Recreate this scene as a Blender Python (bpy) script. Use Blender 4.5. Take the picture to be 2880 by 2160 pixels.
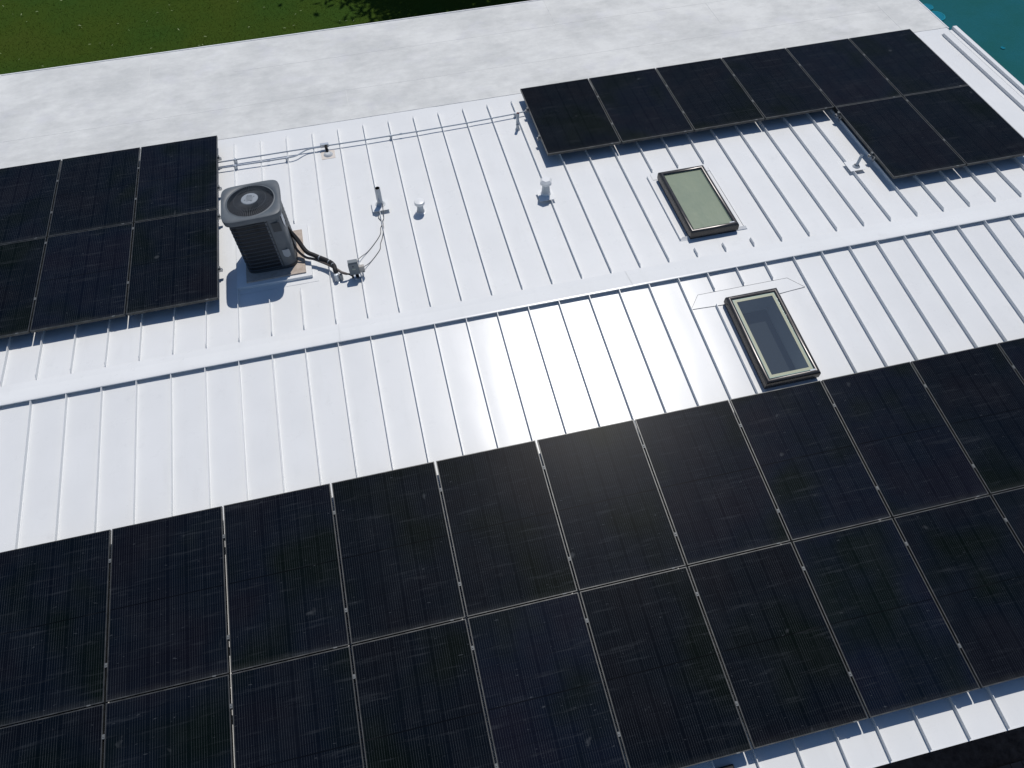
import bpy, math, random
from mathutils import Matrix, Vector, Euler
random.seed(7)
for o in list(bpy.data.objects): bpy.data.objects.remove(o)
scene = bpy.context.scene
COL = scene.collection

# ------------------------------------------------------------------ camera
camd = bpy.data.cameras.new('camera'); cam = bpy.data.objects.new('camera', camd); COL.objects.link(cam)
YAW, PITCH, ROLL = .21979, .99259, -.01261
f_ = Vector((math.sin(YAW)*math.cos(PITCH), math.cos(YAW)*math.cos(PITCH), -math.sin(PITCH)))
r_ = Vector((math.cos(YAW), -math.sin(YAW), 0)); u_ = r_.cross(f_)
c_, s_ = math.cos(ROLL), math.sin(ROLL)
r2, u2 = r_*c_ + u_*s_, -r_*s_ + u_*c_
M = Matrix.Identity(4)
for i in range(3): M[i][0], M[i][1], M[i][2] = r2[i], u2[i], -f_[i]
M[0][3], M[1][3], M[2][3] = -.48487, -5.97458, 7.68299
cam.matrix_world = M
camd.sensor_width = 36; camd.lens = 2178.459/2880*36; camd.clip_end = 2000; camd.clip_start = .05
scene.camera = cam
# ------------------------------------------------------------------ sky and sun
w = bpy.data.worlds.new('World'); scene.world = w; w.use_nodes = True
nt = w.node_tree; bg = nt.nodes['Background']
sky = nt.nodes.new('ShaderNodeTexSky'); sky.sky_type = 'NISHITA'; sky.sun_disc = False
sky.sun_elevation = math.radians(58.7); sky.sun_rotation = math.radians(25)
sky.air_density = 1.0; sky.dust_density = .3; sky.ozone_density = 5.0
hs = nt.nodes.new('ShaderNodeHueSaturation'); hs.inputs['Saturation'].default_value = 1.05
nt.links.new(sky.outputs[0], hs.inputs['Color']); nt.links.new(hs.outputs[0], bg.inputs[0]); bg.inputs[1].default_value = .08
sd = bpy.data.lights.new('sun', 'SUN'); so = bpy.data.objects.new('sun', sd); COL.objects.link(so)
sd.energy = 3.65; sd.angle = math.radians(.53); sd.color = (1, .955, .90)
SUN = Vector((math.sin(math.radians(25))*math.cos(math.radians(58.7)), math.cos(math.radians(25))*math.cos(math.radians(58.7)), math.sin(math.radians(58.7))))
so.rotation_euler = SUN.to_track_quat('Z', 'Y').to_euler(); so.location = (0, 0, 30)
scene.view_settings.view_transform = 'Standard'; scene.view_settings.look = 'None'
scene.view_settings.exposure = -.16; scene.view_settings.gamma = 1
scene.render.resolution_x, scene.render.resolution_y = 1024, 768

# ------------------------------------------------------------------ frames of the two roof slopes
A, B = .03, .06619
NEAR = Matrix.Rotation(A, 4, 'X'); FAR = Matrix.Rotation(-B, 4, 'X')
def nloc(x, s, h=0): return NEAR @ Vector((x, -s, h))
def floc(x, s, h=0): return FAR @ Vector((x, s, h))
GZ = -3.1

# ------------------------------------------------------------------ mesh helpers
class MB:
    def __init__(s): s.v = []; s.f = []
    def box(s, x0, x1, y0, y1, z0, z1):
        n = len(s.v)
        s.v += [(x0,y0,z0),(x1,y0,z0),(x1,y1,z0),(x0,y1,z0),(x0,y0,z1),(x1,y0,z1),(x1,y1,z1),(x0,y1,z1)]
        s.f += [[n+i for i in q] for q in ((3,2,1,0),(4,5,6,7),(0,1,5,4),(1,2,6,5),(2,3,7,6),(3,0,4,7))]
        return s
    def prism(s, pts, z0, z1):
        n = len(s.v); k = len(pts)
        s.v += [(p[0],p[1],z0) for p in pts] + [(p[0],p[1],z1) for p in pts]
        s.f.append([n+i for i in range(k)][::-1]); s.f.append([n+k+i for i in range(k)])
        for i in range(k): j = (i+1) % k; s.f.append([n+i, n+j, n+k+j, n+k+i])
        return s
    def loops(s, ls, closed=True, cap0=False, cap1=False):
        n = len(s.v); k = len(ls[0])
        for l in ls: s.v += [tuple(p) for p in l]
        for a in range(len(ls)-1):
            for i in range(k if closed else k-1):
                j = (i+1) % k; s.f.append([n+a*k+i, n+a*k+j, n+(a+1)*k+j, n+(a+1)*k+i])
        if cap0: s.f.append([n+i for i in range(k)][::-1])
        if cap1: s.f.append([n+(len(ls)-1)*k+i for i in range(k)])
        return s
    def lathe(s, prof, cx=0, cy=0, seg=28, cap0=False, cap1=False, tilt=None):
        ls = []
        for r, z in prof:
            l = [Vector((r*math.cos(2*math.pi*i/seg), r*math.sin(2*math.pi*i/seg), z)) for i in range(seg)]
            if tilt is not None: l = [tilt @ p for p in l]
            ls.append([(p.x+cx, p.y+cy, p.z) for p in l])
        return s.loops(ls, True, cap0, cap1)
    def tube(s, pts, r, seg=10, cap=True):
        pts = [Vector(p) for p in pts]; ls = []; up = Vector((0,0,1))
        for i, p in enumerate(pts):
            t = (pts[min(i+1,len(pts)-1)] - pts[max(i-1,0)]).normalized()
            a = t.cross(up)
            if a.length < .05: a = t.cross(Vector((0,1,0)))
            a.normalize(); b = a.cross(t)
            rr = r[i] if isinstance(r, (list, tuple)) else r
            ls.append([p + (a*math.cos(2*math.pi*k/seg) + b*math.sin(2*math.pi*k/seg))*rr for k in range(seg)])
        return s.loops(ls, True, cap, cap)
    def build(s, name, mat, parent=None, smooth=False, bevel=0, angle=35):
        me = bpy.data.meshes.new(name); me.from_pydata(s.v, [], s.f); me.update()
        if smooth:
            me.shade_smooth(); me.set_sharp_from_angle(angle=math.radians(angle))
        me.materials.append(mat)
        o = bpy.data.objects.new(name, me); COL.objects.link(o)
        if parent: o.parent = parent
        if bevel:
            b = o.modifiers.new('bevel', 'BEVEL'); b.width = bevel; b.segments = 2; b.limit_method = 'ANGLE'
        return o
def smooth_path(pts, n=6):
    P = [Vector(p) for p in pts]; out = []
    for i in range(len(P)-1):
        a, b, c, d = P[max(i-1,0)], P[i], P[i+1], P[min(i+2,len(P)-1)]
        for k in range(n):
            t = k/n
            out.append(.5*((2*b) + (c-a)*t + (2*a-5*b+4*c-d)*t*t + (3*b-a-3*c+d)*t**3))
    out.append(P[-1]); return out
def rrect(w, d, r, n=64, sx=0, sy=0, squircle=0):
    """n points of a rounded rectangle, by direction angle, so that it bridges with a circle"""
    out = []
    for i in range(n):
        t = 2*math.pi*i/n; cx, cy = math.cos(t), math.sin(t)
        k = 6.5; a, b = w/2, d/2
        q = (abs(cx/a)**k + abs(cy/b)**k)**(-1/k)
        out.append((cx*q+sx, cy*q+sy))
    return out
def tag(o, label=None, cat=None, group=None, kind=None):
    if label: o['label'] = label
    if cat: o['category'] = cat
    if group: o['group'] = group
    if kind: o['kind'] = kind
    return o
def thing(name, label, cat, frame=None, loc=(0,0,0), rz=0, group=None):
    o = bpy.data.objects.new(name, None); COL.objects.link(o); o.empty_display_size = .1
    m = Matrix.Translation(Vector(loc)) @ Matrix.Rotation(rz, 4, 'Z')
    o.matrix_world = (frame @ m) if frame is not None else m
    return tag(o, label, cat, group)

# ------------------------------------------------------------------ materials
def mat(name, col=(.5,.5,.5), rough=.5, metal=0, spec=.5, build=None):
    m = bpy.data.materials.new(name); m.use_nodes = True
    p = m.node_tree.nodes['Principled BSDF']
    p.inputs['Base Color'].default_value = (*col, 1); p.inputs['Roughness'].default_value = rough
    p.inputs['Metallic'].default_value = metal; p.inputs['Specular IOR Level'].default_value = spec
    if build: build(m.node_tree, p)
    return m
class NT:
    def __init__(s, nt): s.nt = nt
    def n(s, t, **k):
        x = s.nt.nodes.new('ShaderNode'+t)
        for a, b in k.items(): setattr(x, a, b)
        return x
    def l(s, a, b): s.nt.links.new(a, b)
    def coord(s, scale=(1,1,1), kind='Object', loc=None):
        c = s.n('TexCoord'); m = s.n('Mapping'); m.inputs['Scale'].default_value = scale
        s.l(c.outputs[kind], m.inputs[0])
        return m.outputs[0]
    def noise(s, vec, scale, detail=4, rough=.55):
        x = s.n('TexNoise'); x.inputs['Scale'].default_value = scale; x.inputs['Detail'].default_value = detail
        x.inputs['Roughness'].default_value = rough; s.l(vec, x.inputs['Vector']); return x.outputs['Fac']
    def ramp(s, fac, stops):
        x = s.n('ValToRGB'); e = x.color_ramp.elements
        while len(e) < len(stops): e.new(.5)
        for i, (p, c) in enumerate(stops): e[i].position = p; e[i].color = (*c, 1) if len(c) == 3 else c
        s.l(fac, x.inputs[0]); return x.outputs[0]
    def math(s, op, a, b=None, clamp=False):
        x = s.n('Math', operation=op); x.use_clamp = clamp
        for i, q in enumerate((a, b)):
            if q is None: continue
            if isinstance(q, (int, float)): x.inputs[i].default_value = q
            else: s.l(q, x.inputs[i])
        return x.outputs[0]
    def mix(s, fac, a, b, blend='MIX'):
        x = s.n('Mix', data_type='RGBA', blend_type=blend)
        if isinstance(fac, (int, float)): x.inputs[0].default_value = fac
        else: s.l(fac, x.inputs[0])
        for i, q in ((6, a), (7, b)):
            if isinstance(q, tuple): x.inputs[i].default_value = (*q, 1)
            else: s.l(q, x.inputs[i])
        return x.outputs[2]
    def bump(s, h, strength, dist, p):
        x = s.n('Bump'); x.inputs['Strength'].default_value = strength; x.inputs['Distance'].default_value = dist
        s.l(h, x.inputs['Height']); s.l(x.outputs[0], p.inputs['Normal']); return x

def b_white(nt_, p):
    n = NT(nt_); co = n.coord()
    a = n.noise(co, 1.3, 3)
    c = n.ramp(a, [(.35, (.70,.712,.712)), (.65, (.73,.742,.742))])
    d = n.noise(n.coord((1,.16,1)), 7, 6, .7)      # faint rain-washed streaks down the slope
    c = n.mix(n.math('MULTIPLY', n.ramp(d, [(.54,(0,0,0)), (.78,(1,1,1))]), .22), c, (.56,.57,.56))
    e = n.noise(co, 3.1, 8, .72)                   # scuffs and smudges
    c = n.mix(n.math('MULTIPLY', n.ramp(e, [(.60,(0,0,0)), (.76,(1,1,1))]), .30), c, (.50,.51,.52))
    g = n.noise(co, 38, 2)                         # specks
    c = n.mix(n.math('MULTIPLY', n.ramp(g, [(.765,(0,0,0)), (.79,(1,1,1))]), .45), c, (.30,.29,.27))
    n.l(c, p.inputs['Base Color'])
    n.l(n.math('ADD', n.math('MULTIPLY', e, .10), .235), p.inputs['Roughness'])
    n.bump(n.noise(n.coord((1,.55,1)), 2.2, 1), .35, .006, p)
WHITE = mat('white_painted_metal', (.74,.765,.80), .3, 0, .28, b_white)
WTRIM = mat('white_trim_metal', (.73,.742,.742), .32, 0, .45)
def b_memb(nt_, p):
    n = NT(nt_); co = n.coord()
    st = n.coord((.8, 1.6, 1))
    a = n.noise(co, .85, 5, .62); b = n.noise(st, 3.4, 8, .72); g = n.noise(n.coord((1,2.6,1)), 14, 6, .75)
    f = n.math('ADD', n.math('ADD', n.math('MULTIPLY', a, .62), n.math('MULTIPLY', b, .40)), n.math('MULTIPLY', g, .10))
    c = n.ramp(f, [(.40, (.475,.49,.485)), (.53, (.57,.58,.57)), (.66, (.67,.68,.665))])
    v = n.noise(co, 1.9, 3); c = n.mix(n.math('MULTIPLY', n.ramp(v, [(.55,(0,0,0)),(.7,(1,1,1))]), .25), c, (.58,.585,.64))
    n.l(c, p.inputs['Base Color']); n.bump(g, .25, .004, p)
MEMB = mat('white_roof_membrane', (.72,.73,.73), .75, 0, .2, b_memb)
PLH = 1.735/2
def b_cell(nt_, p):
    n = NT(nt_); tc = n.n('TexCoord'); oi = n.n('ObjectInfo')
    sp = n.n('SeparateXYZ'); n.l(tc.outputs['Object'], sp.inputs[0]); x, y = sp.outputs[0], sp.outputs[1]
    off = n.n('VectorMath', operation='ADD'); cmb = n.n('CombineXYZ')
    n.l(n.math('MULTIPLY', oi.outputs['Random'], 40), cmb.inputs[0]); n.l(n.math('MULTIPLY', oi.outputs['Random'], 77), cmb.inputs[1])
    n.l(tc.outputs['Object'], off.inputs[0]); n.l(cmb.outputs[0], off.inputs[1]); V = off.outputs[0]
    def mapped(sc):
        m = n.n('Mapping'); m.inputs['Scale'].default_value = sc; n.l(V, m.inputs[0]); return m.outputs[0]
    # fine contact wires of each cell, running up the slope
    fx = n.math('FRACT', n.math('ADD', n.math('DIVIDE', x, .0228), 50))
    line = n.math('LESS_THAN', fx, .085)
    fy = n.math('FRACT', n.math('ADD', n.math('DIVIDE', y, .0915), 50))
    gapy = n.math('LESS_THAN', fy, .03)
    cx = n.math('FRACT', n.math('ADD', n.math('DIVIDE', x, .182), 50.0))
    gapx = n.math('LESS_THAN', cx, .012)
    mid = n.math('LESS_THAN', n.math('ABSOLUTE', y), .006)
    gap = n.math('MAXIMUM', n.math('MAXIMUM', gapy, gapx), mid)
    ln = n.noise(mapped((1, .25, 1)), 9, 3)
    lstr = n.math('MULTIPLY', n.math('MULTIPLY', line, n.math('SUBTRACT', 1, gap)), n.math('MULTIPLY', ln, .75))
    tint = n.noise(V, .9, 2)
    base = n.ramp(tint, [(.36, (.0018,.0044,.0044)), (.50, (.0024,.0048,.0098)), (.64, (.0040,.0048,.0092))])  # blue in the base stands in for the sky's reflection on the glass
    base = n.mix(1.0, base, n.ramp(oi.outputs['Random'], [(0,(.70,.78,.72)),(.5,(1,1,1)),(1,(1.25,1.2,1.35))]), 'MULTIPLY')
    base = n.mix(n.math('MULTIPLY', gap, .55), base, (.0022,.0026,.0036))
    c = n.mix(lstr, base, (.095,.108,.12))
    # dust: streaks across the slope, smears and specks
    d1 = n.noise(mapped((.45, 5.5, 1)), 3.2, 7, .72); d2 = n.noise(mapped((1,1,1)), 2.1, 6, .68); d3 = n.noise(mapped((.5,1.5,1)), 26, 2)
    dust = n.math('ADD', n.math('MULTIPLY', n.ramp(d1, [(.55,(0,0,0)),(.76,(1,1,1))]), .19),
                  n.math('MULTIPLY', n.ramp(d2, [(.48,(0,0,0)),(.75,(1,1,1))]), .035))
    dust = n.math('ADD', dust, n.math('MULTIPLY', n.ramp(d3, [(.70,(0,0,0)),(.76,(1,1,1))]), .30))
    c = n.mix(dust, c, (.10,.112,.125))
    low = n.n('MapRange'); low.inputs[1].default_value = -PLH; low.inputs[2].default_value = -PLH+.07; low.inputs[3].default_value = 1; low.inputs[4].default_value = 0
    n.l(y, low.inputs[0])
    edge = n.math('MULTIPLY', n.math('MULTIPLY', low.outputs[0], n.noise(mapped((1,.4,1)), 11, 4)), .20)
    c = n.mix(edge, c, (.11,.115,.11))
    d4 = n.noise(mapped((1,.8,1)), 4.5, 3)
    c = n.mix(n.math('MULTIPLY', n.ramp(d4, [(.70,(0,0,0)),(.76,(1,1,1))]), .22), c, (.13,.14,.15))
    n.l(c, p.inputs['Base Color'])
    n.l(n.math('ADD', n.math('MULTIPLY', dust, .3), .30), p.inputs['Roughness'])
CELL = mat('solar_cell_glass', (.01,.01,.02), .3, 0, .025, b_cell)
def b_frame(nt_, p):
    n = NT(nt_); a = n.noise(n.coord(), 9, 5)
    n.l(n.ramp(a, [(.35,(.026,.029,.031)),(.7,(.072,.076,.076))]), p.inputs['Base Color'])
FRAME = mat('black_anodised_frame', (.07,.07,.07), .42, .3, .5, b_frame)
ALU = mat('mill_aluminium', (.55,.56,.57), .35, .85)
GALV = mat('galvanised_steel', (.46,.50,.54), .38, .7)
def b_ac(nt_, p):
    n = NT(nt_); a = n.noise(n.coord(), 5, 6, .7)
    n.l(n.ramp(a, [(.35,(.085,.10,.115)),(.7,(.12,.138,.152))]), p.inputs['Base Color'])
ACG = mat('grey_unit_paint', (.14,.16,.17), .5, 0, .4, b_ac)
ACD = mat('dark_unit_paint', (.035,.043,.052), .5, 0, .4)
ACW = mat('fan_guard_wire', (.09,.105,.12), .5, 0, .2)
COIL = mat('coil_fins', (.012,.015,.022), .5, .2)
BLACK = mat('deep_black', (.006,.006,.007), .6, 0, .3)
HUB = mat('fan_hub_paint', (.25,.28,.31), .5)
HUBL = mat('hub_relief', (.17,.19,.215), .5)
STICK = mat('pale_sticker', (.50,.53,.57), .5)
STICKG = mat('grey_badge', (.30,.33,.36), .45)
def b_tan(nt_, p):
    n = NT(nt_); a = n.noise(n.coord(), 14, 6, .7)
    n.l(n.ramp(a, [(.3,(.36,.30,.25)),(.7,(.52,.45,.39))]), p.inputs['Base Color'])
TAN = mat('tan_pad', (.45,.39,.33), .85, 0, .2, b_tan)
TANP = mat('stained_pipe_boot', (.62,.57,.52), .7, 0, .3)
PVC = mat('white_pvc', (.52,.545,.56), .45)
PVCI = mat('pipe_inside', (.012,.008,.008), .8)
RED = mat('red_purple_primer', (.25,.06,.05), .6)
BLUEM = mat('blue_pipe_print', (.10,.14,.35), .6)
HOSE = mat('black_foam_hose', (.018,.018,.02), .65, 0, .3)
COPPER = mat('brown_conduit', (.11,.09,.08), .5)
CABLE = mat('grey_cable', (.12,.12,.125), .5)
BOXG = mat('grey_electrical_box', (.15,.175,.19), .45)
BOXT = mat('tan_electrical_box', (.40,.38,.35), .5)
LABELM = mat('yellowish_label', (.30,.34,.28), .5)
def b_bronze(nt_, p):
    n = NT(nt_); a = n.noise(n.coord(), 12, 4)
    n.l(n.math('ADD', n.math('MULTIPLY', a, .15), .2), p.inputs['Roughness'])
BRONZE = mat('dark_bronze_cladding', (.052,.050,.050), .28, .55, .6, b_bronze)
def b_blind(nt_, p):
    n = NT(nt_); a = n.noise(n.coord((1,.6,1)), 5, 5, .6)
    n.l(n.ramp(a, [(.3,(.165,.215,.155)),(.7,(.205,.25,.175))]), p.inputs['Base Color'])
    n.bump(n.noise(n.coord((1.8,.9,1)), 3.5, 5, .6), .35, .012, p)
BLIND = mat('olive_green_film', (.19,.24,.17), .35, 0, .35, b_blind)
TAPE = mat('beige_green_film_border', (.34,.36,.25), .45, 0, .35)
FILMG = mat('teal_film_edge', (.20,.34,.30), .4)
SHAFT = mat('skylight_shaft_lining', (.60,.63,.66), .8)
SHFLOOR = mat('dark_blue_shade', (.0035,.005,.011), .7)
def glass_mat():
    m = bpy.data.materials.new('skylight_glass'); m.use_nodes = True; t = m.node_tree; t.nodes.clear(); n = NT(t)
    o = n.n('OutputMaterial'); mx = n.n('MixShader'); tr = n.n('BsdfTransparent'); gl = n.n('BsdfGlossy'); fr = n.n('Fresnel')
    tr.inputs[0].default_value = (.80,.88,.90,1); gl.inputs['Roughness'].default_value = .04; fr.inputs[0].default_value = 1.8
    df = n.n('BsdfDiffuse'); df.inputs[0].default_value = (.20,.27,.36,1); m0 = n.n('MixShader'); m0.inputs[0].default_value = .16
    n.l(tr.outputs[0], m0.inputs[1]); n.l(df.outputs[0], m0.inputs[2])
    n.l(fr.outputs[0], mx.inputs[0]); n.l(m0.outputs[0], mx.inputs[1]); n.l(gl.outputs[0], mx.inputs[2]); n.l(mx.outputs[0], o.inputs[0])
    return m
GLASS = glass_mat()
def b_wall(nt_, p):
    n = NT(nt_); n.bump(n.noise(n.coord(), 60, 3), .4, .004, p)
STUCCO = mat('pale_stucco', (.55,.53,.50), .85, 0, .2, b_wall)
FASC = mat('brown_fascia', (.10,.065,.045), .6)
def b_lawn(nt_, p):
    n = NT(nt_); co = n.coord()
    a = n.noise(co, .45, 4); b = n.noise(co, 38, 5, .7)
    c = n.ramp(a, [(.3,(.034,.076,.013)),(.55,(.048,.078,.011)),(.75,(.058,.078,.013))])
    c = n.mix(n.math('MULTIPLY', b, .42), c, (.016,.036,.005))
    n.l(c, p.inputs['Base Color']); n.bump(b, .8, .02, p)
LAWN = mat('artificial_green_lawn', (.03,.06,.01), .9, 0, .02, b_lawn)
def b_blade(nt_, p):
    n = NT(nt_); a = n.noise(n.coord(), 3.5, 3)
    n.l(n.ramp(a, [(.3,(.036,.074,.012)),(.7,(.056,.078,.011))]), p.inputs['Base Color'])
BLADE = mat('grass_blade', (.035,.08,.012), .9, 0, .02, b_blade)
def b_teal(nt_, p):
    n = NT(nt_); co = n.coord(); a = n.noise(co, .7, 4); b = n.noise(co, 16, 6, .75)
    c = n.ramp(a, [(.3,(.014,.105,.105)),(.7,(.016,.125,.165))])
    c = n.mix(n.math('MULTIPLY', b, .45), c, (.006,.055,.062))
    n.l(c, p.inputs['Base Color']); n.bump(b, .5, .02, p)
TEAL = mat('teal_painted_ground', (.01,.08,.1), .9, 0, .04, b_teal)
MAT1 = mat('turquoise_mat', (.006,.16,.24), .7, 0, .05); MAT2 = mat('light_turquoise_rim', (.012,.21,.29), .7, 0, .05)
def b_soil(nt_, p):
    n = NT(nt_); co = n.coord(); a = n.noise(co, 6, 8, .75)
    n.l(n.ramp(a, [(.35,(.07,.045,.035)),(.7,(.22,.15,.115))]), p.inputs['Base Color']); n.bump(a, .9, .05, p)
SOIL = mat('dark_mulch_soil', (.03,.02,.02), .9, 0, .1, b_soil)
BARK = mat('bark', (.10,.07,.05), .9, 0, .1)
LEAF = mat('dark_foliage', (.035,.065,.02), .6, 0, .3); LEAF2 = mat('olive_foliage', (.06,.085,.03), .6, 0, .3)
DRY = mat('dry_leaf', (.30,.35,.18), .6)
WOOD = mat('brown_deck_board', (.13,.085,.065), .8)

# ------------------------------------------------------------------ the ground
def sheet(name, x0, x1, y0, y1, z, m):
    b = MB(); b.v = [(x0,y0,z),(x1,y0,z),(x1,y1,z),(x0,y1,z)]; b.f = [[0,1,2,3]]
    return b.build(name, m)
tag(sheet('ground', -400, 400, -400, 400, GZ, SOIL), kind='structure')
tag(sheet('lawn', -40, 8.0, 6.0, 45, GZ+.008, LAWN), kind='structure')
tag(sheet('teal_paving', 8.0, 40, -2, 45, GZ+.008, TEAL), kind='structure')
def blades():
    b = MB()
    for _ in range(80000):
        x = random.gauss(-4.5, 5.5); y = 10 + abs(random.gauss(0, 5))
        if x > 7.9: continue
        a = random.uniform(0, 6.28); h = random.uniform(.010, .024); wd = .006; lx, ly = random.gauss(0,.014), random.gauss(0,.014)
        n = len(b.v); dx, dy = math.cos(a)*wd, math.sin(a)*wd
        b.v += [(x-dx,y-dy,GZ+.008),(x+dx,y+dy,GZ+.008),(x+lx,y+ly,GZ+.008+h)]; b.f.append([n,n+1,n+2])
    return b.build('grass', BLADE)
tag(blades(), 'short dense green grass beyond the far roof edge', 'grass', kind='stuff')
# fallen leaves on the lawn: (x, y) on the ground
g = lambda px, py: (px, py)
LEAVES = []
def px_ground(px, py, z):
    d = f_*1.0 + r2*0; d = f_ + r2*((px-1440)/2178.459) - u2*((py-1080)/2178.459)
    o = Vector((M[0][3], M[1][3], M[2][3])); t = (z-o.z)/d.z; return o + d*t
LPX = [(9,17),(35,40),(60,41),(75,61),(104,33),(172,2),(224,72),(230,78),(332,67),(363,85),(281,122),(316,127),(252,125),(54,167),(120,186),(1,150),(443,36),(476,14),(483,30),(414,60),(502,83),(560,128),(570,126),(484,145),(669,5),(743,21),(700,76),(800,79),(826,72),(831,40),(846,30),(956,58),(973,59),(995,58),(425,136),(577,103)]
leaf0 = None
for i, (px, py) in enumerate(LPX):
    p = px_ground(px, py, GZ+.05)
    if leaf0 is None:
        b = MB(); L = .055
        b.v = [(-L,0,0),(-L*.3,.014,.008),(-L*.3,-.014,.008),(L*.4,.012,.01),(L*.4,-.012,.01),(L,0,.002)]
        b.f = [[0,2,1],[1,2,4,3],[3,4,5]]
        o = leaf0 = b.build('fallen_leaf', DRY)
    else:
        o = leaf0.copy(); COL.objects.link(o)
    k = random.uniform(.5, 1.0)
    o.location = p; o.rotation_euler = (random.uniform(-.3,.3), random.uniform(-.3,.3), random.choice((-.6,.2,2.4,1.1))+random.uniform(-.5,.5)); o.scale = (k*.85, k*.55, k)
    tag(o, 'small pale dry leaf lying on the green grass', 'leaf', 'dry leaves scattered on the grass')
# turquoise discs on the teal ground
def disc(px, py, r, label, ring=True):
    p = px_ground(px, py, GZ+.012); t = thing('round_mat', label, 'mat', None, p)
    MB().lathe([(r, 0), (r, .012), (r*.86, .014)], seg=40).build('rim', MAT2, t)
    MB().lathe([(r*.86, .002), (r*.86, .010), (.001, .010)], seg=40).build('inner_disc', MAT1, t)
disc(2634, 46, .20, 'bright turquoise round mat on the teal ground beside the roof corner')
disc(2609, 20, .13, 'small dim turquoise ring at the top edge behind the larger round mat')
disc(2820, 135, .05, 'tiny turquoise spot in the middle of the open teal ground')
# ------------------------------------------------------------------ the house
XL, XR = -6.40, 9.74
house = thing('house', 'white low-pitched house with standing seam metal roof and flat membrane extension', 'house')
b = MB(); pts = [(XL+.35, -5.5), (9.4, -5.5), (9.4, 7.05), (XL+.35, 7.05)]
zt = lambda x, y: (-abs(y)*math.sin(A) if y < 0 else -y*math.tan(B)) - .22
for (xa,ya,xb,yb) in ((XL+.35,-5.5,9.4,-5.5),(9.4,7.05,XL+.35,7.05)):
    n = len(b.v); b.v += [(xa,ya,GZ),(xb,yb,GZ),(xb,yb,zt(xb,yb)),(xa,ya,zt(xa,ya))]; b.f.append([n,n+1,n+2,n+3])
for x, rev in ((9.4, 0), (XL+.35, 1)):
    n = len(b.v); b.v += [(x,-5.5,GZ),(x,7.05,GZ),(x,7.05,zt(x,7.05)),(x,0,-.22),(x,-5.5,zt(x,-5.5))]
    b.f.append([n,n+1,n+2,n+3,n+4] if not rev else [n+4,n+3,n+2,n+1,n])
b.build('wall', STUCCO, house)
def roof_sheet(name, frame, seams, s0, s1, holes, m, yneg):
    """pans between seams, each very slightly bowed like real sheet metal"""
    b = MB(); rnd = random.Random(3)
    for k in range(len(seams)-1):
        xa, xb = seams[k], seams[k+1]
        xs = [xa + (xb-xa)*t for t in (0,.12,.3,.5,.7,.88,1)]
        for hx in holes:
            for q in hx[:2]:
                if xa < q < xb: xs.append(q)
        xs = sorted(xs); ss = [s0 + (s1-s0)*i/14 for i in range(15)]
        for hx in holes: ss += list(hx[2:4])
        ss = sorted(ss); n = len(b.v)
        til, bow = rnd.uniform(-.0012,.0012), rnd.uniform(.0008,.0022); ph = rnd.uniform(0,6.3)
        for s in ss:
            for x in xs:
                t = (x-xa)/(xb-xa)
                z = bow*4*t*(1-t)*(1+.5*math.sin(ph+s*1.7)) + til*math.sin(math.pi*2*t)*(math.sin(s*1.1+ph))
                b.v.append((x, -s if yneg else s, z))
        w_ = len(xs)
        for i in range(len(ss)-1):
            for j in range(w_-1):
                cx, cs = (xs[j]+xs[j+1])/2, (ss[i]+ss[i+1])/2
                if any(h[0] < cx < h[1] and h[2] < cs < h[3] for h in holes): continue
                q = [n+i*w_+j, n+i*w_+j+1, n+(i+1)*w_+j+1, n+(i+1)*w_+j]
                b.f.append(q[::-1] if yneg else q)
    o = b.build(name, m, house, True, angle=60); o.matrix_world = frame; return o
NSE, FSE = 5.80, 4.416
nseam = [-4.92023+.39908*i for i in range(-3, 37)]; fseam = [-4.91182+.39908*i for i in range(-3, 36)] + [9.53]
near_roof = roof_sheet('metal_roof', NEAR, [XL]+nseam+[XR], .0, NSE, [(3.53,4.15,.55,1.78)], WHITE, True)
tag(near_roof, 'near slope of the white metal roof')
far_roof = roof_sheet('metal_roof', FAR, [XL]+fseam+[XR], .0, 4.60, [], WHITE, False)
tag(far_roof, 'far slope of the white metal roof')
HS = .050
def seam(parent, x, sa, sb, yneg, c0=0, c1=0):
    """one standing rib: thin folded leg with a wider head and a small foot"""
    ya, yb = (-sb, -sa) if yneg else (sa, sb)
    prof = [(-.007,-.001),(-.0046,.002),(-.0038,HS-.002),(-.003,HS),(.003,HS),(.0038,HS-.002),(.0046,.003),(.018,.0032),(.020,-.001)]
    b = MB(); ca, cb = (c1, c0) if yneg else (c0, c1)
    lp = lambda y, cut: [(x+px, y + cut*pz/HS, pz) for px, pz in prof]
    b.loops([lp(ya, ca), lp(yb, -cb)], True, True, True)
    # notched, pinched end
    b.build('standing_seam', WTRIM, parent)
for i, x in enumerate(nseam):
    k = i-3
    if k in (21,22,23):
        seam(near_roof, x, .012, .30, True, 0, .02); seam(near_roof, x, 1.95, NSE, True)
    else: seam(near_roof, x, .012, NSE, True)
seam(near_roof, 3.393, .52, 1.94, True)
for i, x in enumerate(fseam):
    k = i-3
    if k in (21,22,23): seam(far_roof, x, .30, .47, False, .05, .02); seam(far_roof, x, 2.132, FSE, False, .02, .05)
    elif k == 7: seam(far_roof, x, .30, .93, False, .05, .02); seam(far_roof, x, 2.33, FSE, False, .02, .05)
    elif k == 8: seam(far_roof, x, .30, 1.045, False, .05, .02); seam(far_roof, x, 2.33, FSE, False, .02, .05)
    else: seam(far_roof, x, .30, FSE, False, .05, .05)
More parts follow.
